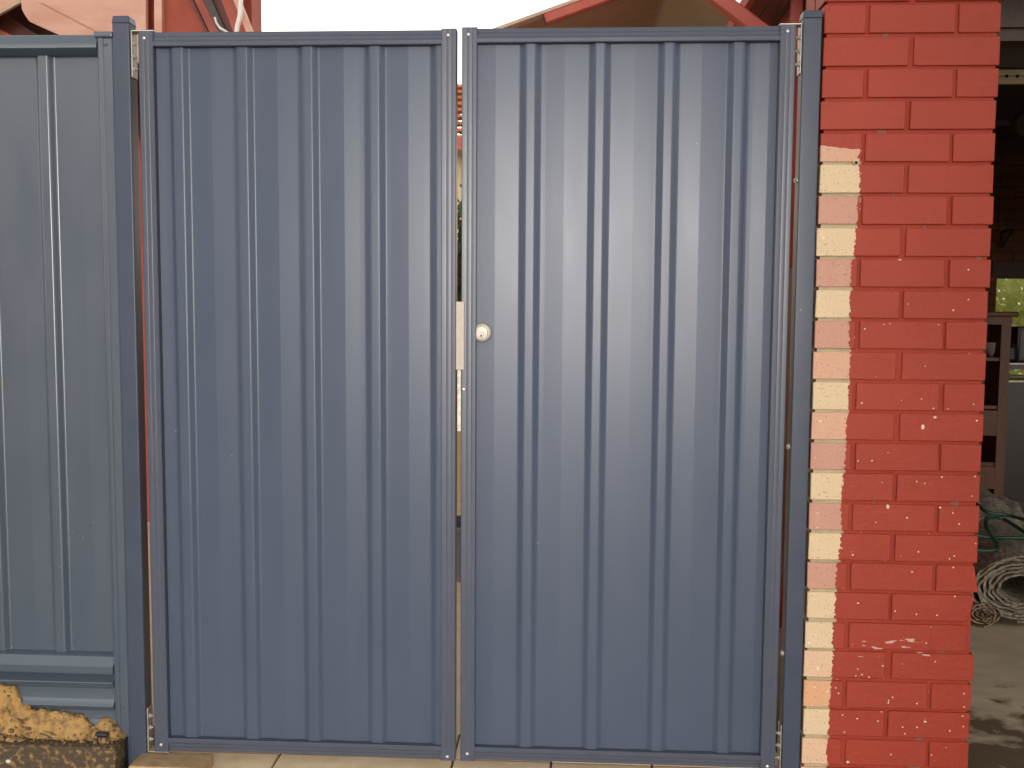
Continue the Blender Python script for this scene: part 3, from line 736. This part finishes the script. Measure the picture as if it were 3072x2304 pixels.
obj('edge_strip', bm_box(3.08, 5.0, 4.192, 4.199, .868, .879), M['zinc'], bn)
obj('front_panel', bm_box(3.1, 4.98, 4.26, 4.30, .02, .84), M['bench'], bn)
for x in (3.1, 4.94): obj('leg', bm_box(x, x+.05, 4.21, 4.255, 0, .84), M['bench'], bn)
q = at(3052, 980, 4.45)
mo = thing('speaker_box', 'black box standing on the dark bench before the window', 'speaker', (q.x+.14, 4.55, .996))
obj('body', bm_box(q.x, q.x+.28, 4.45, 4.66, .996, q.z, .008), M['black'], mo)
obj('front_grille', bm_box(q.x+.02, q.x+.26, 4.442, 4.452, 1.02, q.z-.02, .004), M['greybin'], mo)
jg = at(3030, 1050, 4.4)
tag(obj('kettle', lathe([(.045, 0), (.07, .02), (.06, .10), (.03, .13), (.02, .16), (0, .165)], (jg.x, 4.42, .996), (0, 0, 1), 16), M['black']), 'small dark rounded pot on the bench by the window', 'pot')

# rolled underlay
rl = thing('underlay_roll', 'grey rolled underlay lying on the garage floor with its coiled end showing', 'roll', (2.25, 2.0, 0))
def coil(cx, cz, rx, rz, turns, y0, y1, tilt, seed, r_in=.42, skew=0.0, seg=64, gap=.42):
    b = bmesh.new(); n_ = int(seg*turns); rows = []
    ys = [y0, y0+.02, y0+.10]+[y0+(y1-y0)*k/6 for k in range(2, 7)]
    for i in range(n_+1):
        t = i/n_; a = -pi/2+2*pi*turns*t
        s = 1-(1-r_in)*t
        wob = 1+.055*noise.noise((a*1.3, seed, t*3))+.03*noise.noise((a*4, seed+3, t*9))
        row = []
        th = (1-r_in)/turns*gap
        for k, ss in ((0, s), (1, s-th)):
            for j, y in enumerate(ys):
                f = 1+.05*noise.noise((a*1.1, y*3, seed+7))+(.04 if j == 0 else 0)*noise.noise((a*6, seed, 1))
                row.append(b.verts.new((cx+skew*(y-y0)+rx*ss*wob*f*cos(a), y+.03*noise.noise((a*2.2, t*5, seed+1))*(1 if j < 2 else .2), cz+tilt*(y-y0)+rz*ss*wob*f*sin(a))))
        rows.append(row)
    m_ = len(ys)
    for R1, R2 in zip(rows, rows[1:]):
        for j in range(m_-1):
            b.faces.new((R1[j], R1[j+1], R2[j+1], R2[j])); b.faces.new((R1[m_+j+1], R1[m_+j], R2[m_+j], R2[m_+j+1]))
        b.faces.new((R1[0], R2[0], R2[m_], R1[m_])); b.faces.new((R1[m_-1], R1[2*m_-1], R2[2*m_-1], R2[m_-1]))
    b.faces.new(rows[0][:m_]+rows[0][m_:][::-1]); b.faces.new((rows[-1][:m_]+rows[-1][m_:][::-1])[::-1])
    bmesh.ops.recalc_face_normals(b, faces=b.faces[:]); return b
cc = at(3058, 1768, 1.5)
obj('coiled_sheet', coil(cc.x, cc.z, .215, .150, 7, 1.5, 2.75, .085, 1.7, skew=.18, gap=.66), M['foam'], rl, sharp=.9)
cs = at(2955, 1815, 1.55)
r2 = obj('small_roll', coil(cs.x-.025, .055+.005, .075, .056, 4, 1.50, 1.95, 0, 5.1, r_in=.12), M['foam_in'])
tag(r2, 'small tight roll of brown underlay wedged below the larger roll', 'roll')
# flap of sheet leaning above the roll
fl = bmesh.new(); gv = []
for j in range(12):
    row = []
    for i in range(16):
        u, v = i/15, j/11
        pA = at(2935, 1478, 2.55).lerp(at(3052, 1500, 2.55), u); pB = at(2900, 1640, 1.72).lerp(at(3110, 1670, 1.72), u)
        p_ = pA.lerp(pB, v); p_.z += .05*sin(pi*v)*.6+.015*noise.noise((u*5, v*5, 2)) - .03*(u-.5)**2
        row.append(fl.verts.new(p_))
    gv.append(row)
for j in range(11):
    for i in range(15): fl.faces.new((gv[j][i], gv[j][i+1], gv[j+1][i+1], gv[j+1][i]))
ret = bmesh.ops.extrude_face_region(fl, geom=fl.faces[:])
for v in [e for e in ret['geom'] if isinstance(e, bmesh.types.BMVert)]: v.co += Vector((0, .01, -.012))
bmesh.ops.recalc_face_normals(fl, faces=fl.faces[:])
M['foam_top'] = mat('underlay_top', (0.56, 0.51, 0.42), (0.22, 0.195, 0.155), 36, 0.7, 0, 1.0, 70, bdist=.012, stretch=(1.6, .7, 1))
obj('loose_flap', fl, M['foam_top'], rl, sharp=.9)
bd = obj('timber_plank', bm_box(2.05, 3.4, 1.86, 1.95, .001, .05, .003), M['wood']); tag(bd, 'brown timber plank on the garage floor behind the roll', 'plank')
def zf(x, y, Y=1.95): return at(x, y, Y)
hz = [(2890, 1500, 2.3), (2925, 1535, 2.15), (2950, 1552, 2.1), (3010, 1560, 2.1), (3072, 1580, 2.0), (3110, 1610, 1.9), (3085, 1630, 1.75), (3040, 1600, 1.80), (2990, 1570, 1.9), (2950, 1565, 1.85), (2940, 1590, 1.75), (2955, 1620, 1.70), (2972, 1645, 1.66), (2968, 1662, 1.62), (2935, 1666, 1.6), (2890, 1660, 1.6)]
hp = [at(*h_)+Vector((0, -.06, .035)) for h_ in hz]
def spline(P, k=5):
    out = []
    for i in range(len(P)-1):
        p0, p1, p2, p3 = P[max(i-1, 0)], P[i], P[i+1], P[min(i+2, len(P)-1)]
        for j in range(k):
            t = j/k; out.append(.5*((2*p1)+(p2-p0)*t+(2*p0-5*p1+4*p2-p3)*t*t+(3*p1-p0-3*p2+p3)*t**3))
    return out+[P[-1]]
hb = tube(spline(hp), .0085, 8)
hp2 = [at(*h_)+Vector((0, -.06, .03)) for h_ in ((2890, 1610, 1.7), (2940, 1622, 1.7), (3000, 1624, 1.68), (3060, 1622, 1.68), (3120, 1600, 1.7))]
tube(spline(hp2), .0085, 8, hb)
tag(obj('garden_hose', hb, M['hose']), 'dark green hose looped over the rolled underlay', 'hose')

# ------------------------------------------------------------------ unseen houses, added to block the sun and shape the gate sheen
def added_house(x0, x1, label, wallm):
    t = thing('house', label, 'house', ((x0+x1)/2, -10, 0), 'unseen houses added to shape the light')
    obj('wall', bm_box(x0, x1, -13, -8, -.1, 2.9), wallm, t)
    obj('roof', prism([(-7.4, 2.75), (-7.4, 2.9), (-10.5, 4.6), (-13.6, 2.9), (-13.6, 2.75)], 'x', x0-.25, x1+.25), M['gutter'], t)
    for k in range(3):
        xx = x0+(x1-x0)*(k+.5)/3
        f = obj('window', bm_box(xx-.7, xx+.7, -7.995, -7.93, 1.0, 2.3), M['darkwood'], t)
        obj('pane', bm_box(xx-.62, xx+.62, -7.929, -7.92, 1.08, 2.22), M['bench'], f)
added_house(-7.2, -1.6, 'unseen cream house added behind the viewpoint, left of the gap for the sun', M['creamwall'])
added_house(1.9, 7.0, 'unseen cream house added behind the viewpoint, keeping the sun off the garage', M['creamwall'])
# ------------------------------------------------------------------ things glimpsed through the gaps, plus one added unseen tree
def leafy(name, label, cat, c_, rad, cnt, size, mleaf, seed, group=None, long=1.0, trunk=True):
    r = random.Random(seed); t = thing(name, label, cat, (c_[0], c_[1], 0), group)
    b = bmesh.new()
    for k in range(cnt):
        d = Vector((r.gauss(0, 1), r.gauss(0, 1), r.gauss(0, 1))).normalized()*(r.random()**.45)
        p = Vector(c_)+Vector((d.x*rad[0], d.y*rad[1], d.z*rad[2]))*(1+.25*noise.noise(d*2.2))
        a = Vector((r.gauss(0, 1), r.gauss(0, 1), r.gauss(0, .7)-.25)).normalized(); n_ = a.cross(Vector((r.random(), r.random(), r.random()))).normalized()
        L_ = size*long*r.uniform(.6, 1.3); W_ = size*.28*r.uniform(.7, 1.2)
        bend = Vector((0, 0, -L_*.18))
        vs_ = [b.verts.new(p), b.verts.new(p+a*L_*.5+n_*W_), b.verts.new(p+a*L_+bend), b.verts.new(p+a*L_*.5-n_*W_)]
        b.faces.new(vs_)
    obj('foliage', b, mleaf, t, smooth=False)
    if trunk:
        tb_ = tube([(c_[0], c_[1], -.1), (c_[0]+.05, c_[1], c_[2]*.5), (c_[0], c_[1], c_[2])], .04, 8)
        for k in range(6):
            an = k*1.05; tube([(c_[0], c_[1], c_[2]*.6), (c_[0]+cos(an)*rad[0]*.6, c_[1]+sin(an)*rad[1]*.6, c_[2]+rad[2]*.3)], .014, 6, tb_)
        obj('trunk', tb_, M['bark'], t)
    return t
leafy('palm_bush', 'yellow green bush seen through the garage window', 'bush', (4.7, 7.6, 1.2), (1.2, .8, 1.3), 4500, .085, M['leaf'], 5, long=2.2)
leafy('shrub', 'dark shrub behind the gap between the gate leaves', 'shrub', (-.55, 5.2, 1.75), (.5, .4, .55), 900, .10, M['leaf2'], 8)
leafy('tree', 'unseen leafy tree added behind the viewpoint to dim the upper gate sheen', 'tree', (.6, -12.5, 6.6), (4.2, 2.4, 3.0), 4200, .45, M['leaf2'], 15)  # out of view; its crown is added to darken reflections high on the gate
tg = thing('tiled_house', 'orange tiled roof far off in the gap between the gate leaves', 'house', (-1.5, 15, 0))
rf = None
for k in range(9):
    z0 = 4.05+.155*k; y0 = 13.6+.26*k
    bm = bmesh.new()
    for j in range(26):
        xx = -4.4+.24*j
        bm_box(xx, xx+.225, y0, y0+.32, z0+(.012 if j % 2 else 0), z0+.05+(.012 if j % 2 else 0), 0, 1, bm)
    o = obj('tile_row', bm, M['tile'], tg)
obj('wall', bm_box(-4.2, 1.6, 14.2, 17, -.1, 4.05), M['creamwall'], tg)
obj('fascia', bm_box(-4.4, 1.8, 13.55, 13.59, 3.86, 4.05), M['redpaint'], tg)
cw = thing('garden_wall', 'low cream block wall in the yard behind the gates', 'wall', (-.3, 4.2, 0))
obj('wall', bm_box(-1.55, .9, 4.15, 4.3, -.1, .80), M['creamwall'], cw)
obj('coping', bm_box(-1.58, .93, 4.12, 4.33, .80, .84, .005), M['creamwall'], cw)
wb = thing('grey_tub', 'grey plastic tub on the paving behind the gap of the gates', 'tub', (-.2, 2.2, 0))
obj('tub', lathe([(.13, -.01), (.16, .24), (.17, .25), (.17, .27), (.15, .27), (.12, .03), (0, .03)], (-.18, 2.2, 0), (0, 0, 1), 24), M['greybin'], wb)
lbd = thing('leaning_board', 'cream board leaning behind the gap beside the right gate post', 'board', (1.14, .75, 0))
bb = at(2362, 1090, .8)
obj('board', beam((bb.x-.10, .80, .02), (bb.x+.02, .86, 1.52), .16, .018, side=(1, 0, 0), bev=.003), M['board'], lbd)
obj('board', beam((bb.x-.13, .74, .02), (bb.x-.08, .80, .90), .10, .018, side=(1, 0, 0), bev=.003), M['darkred'], lbd)
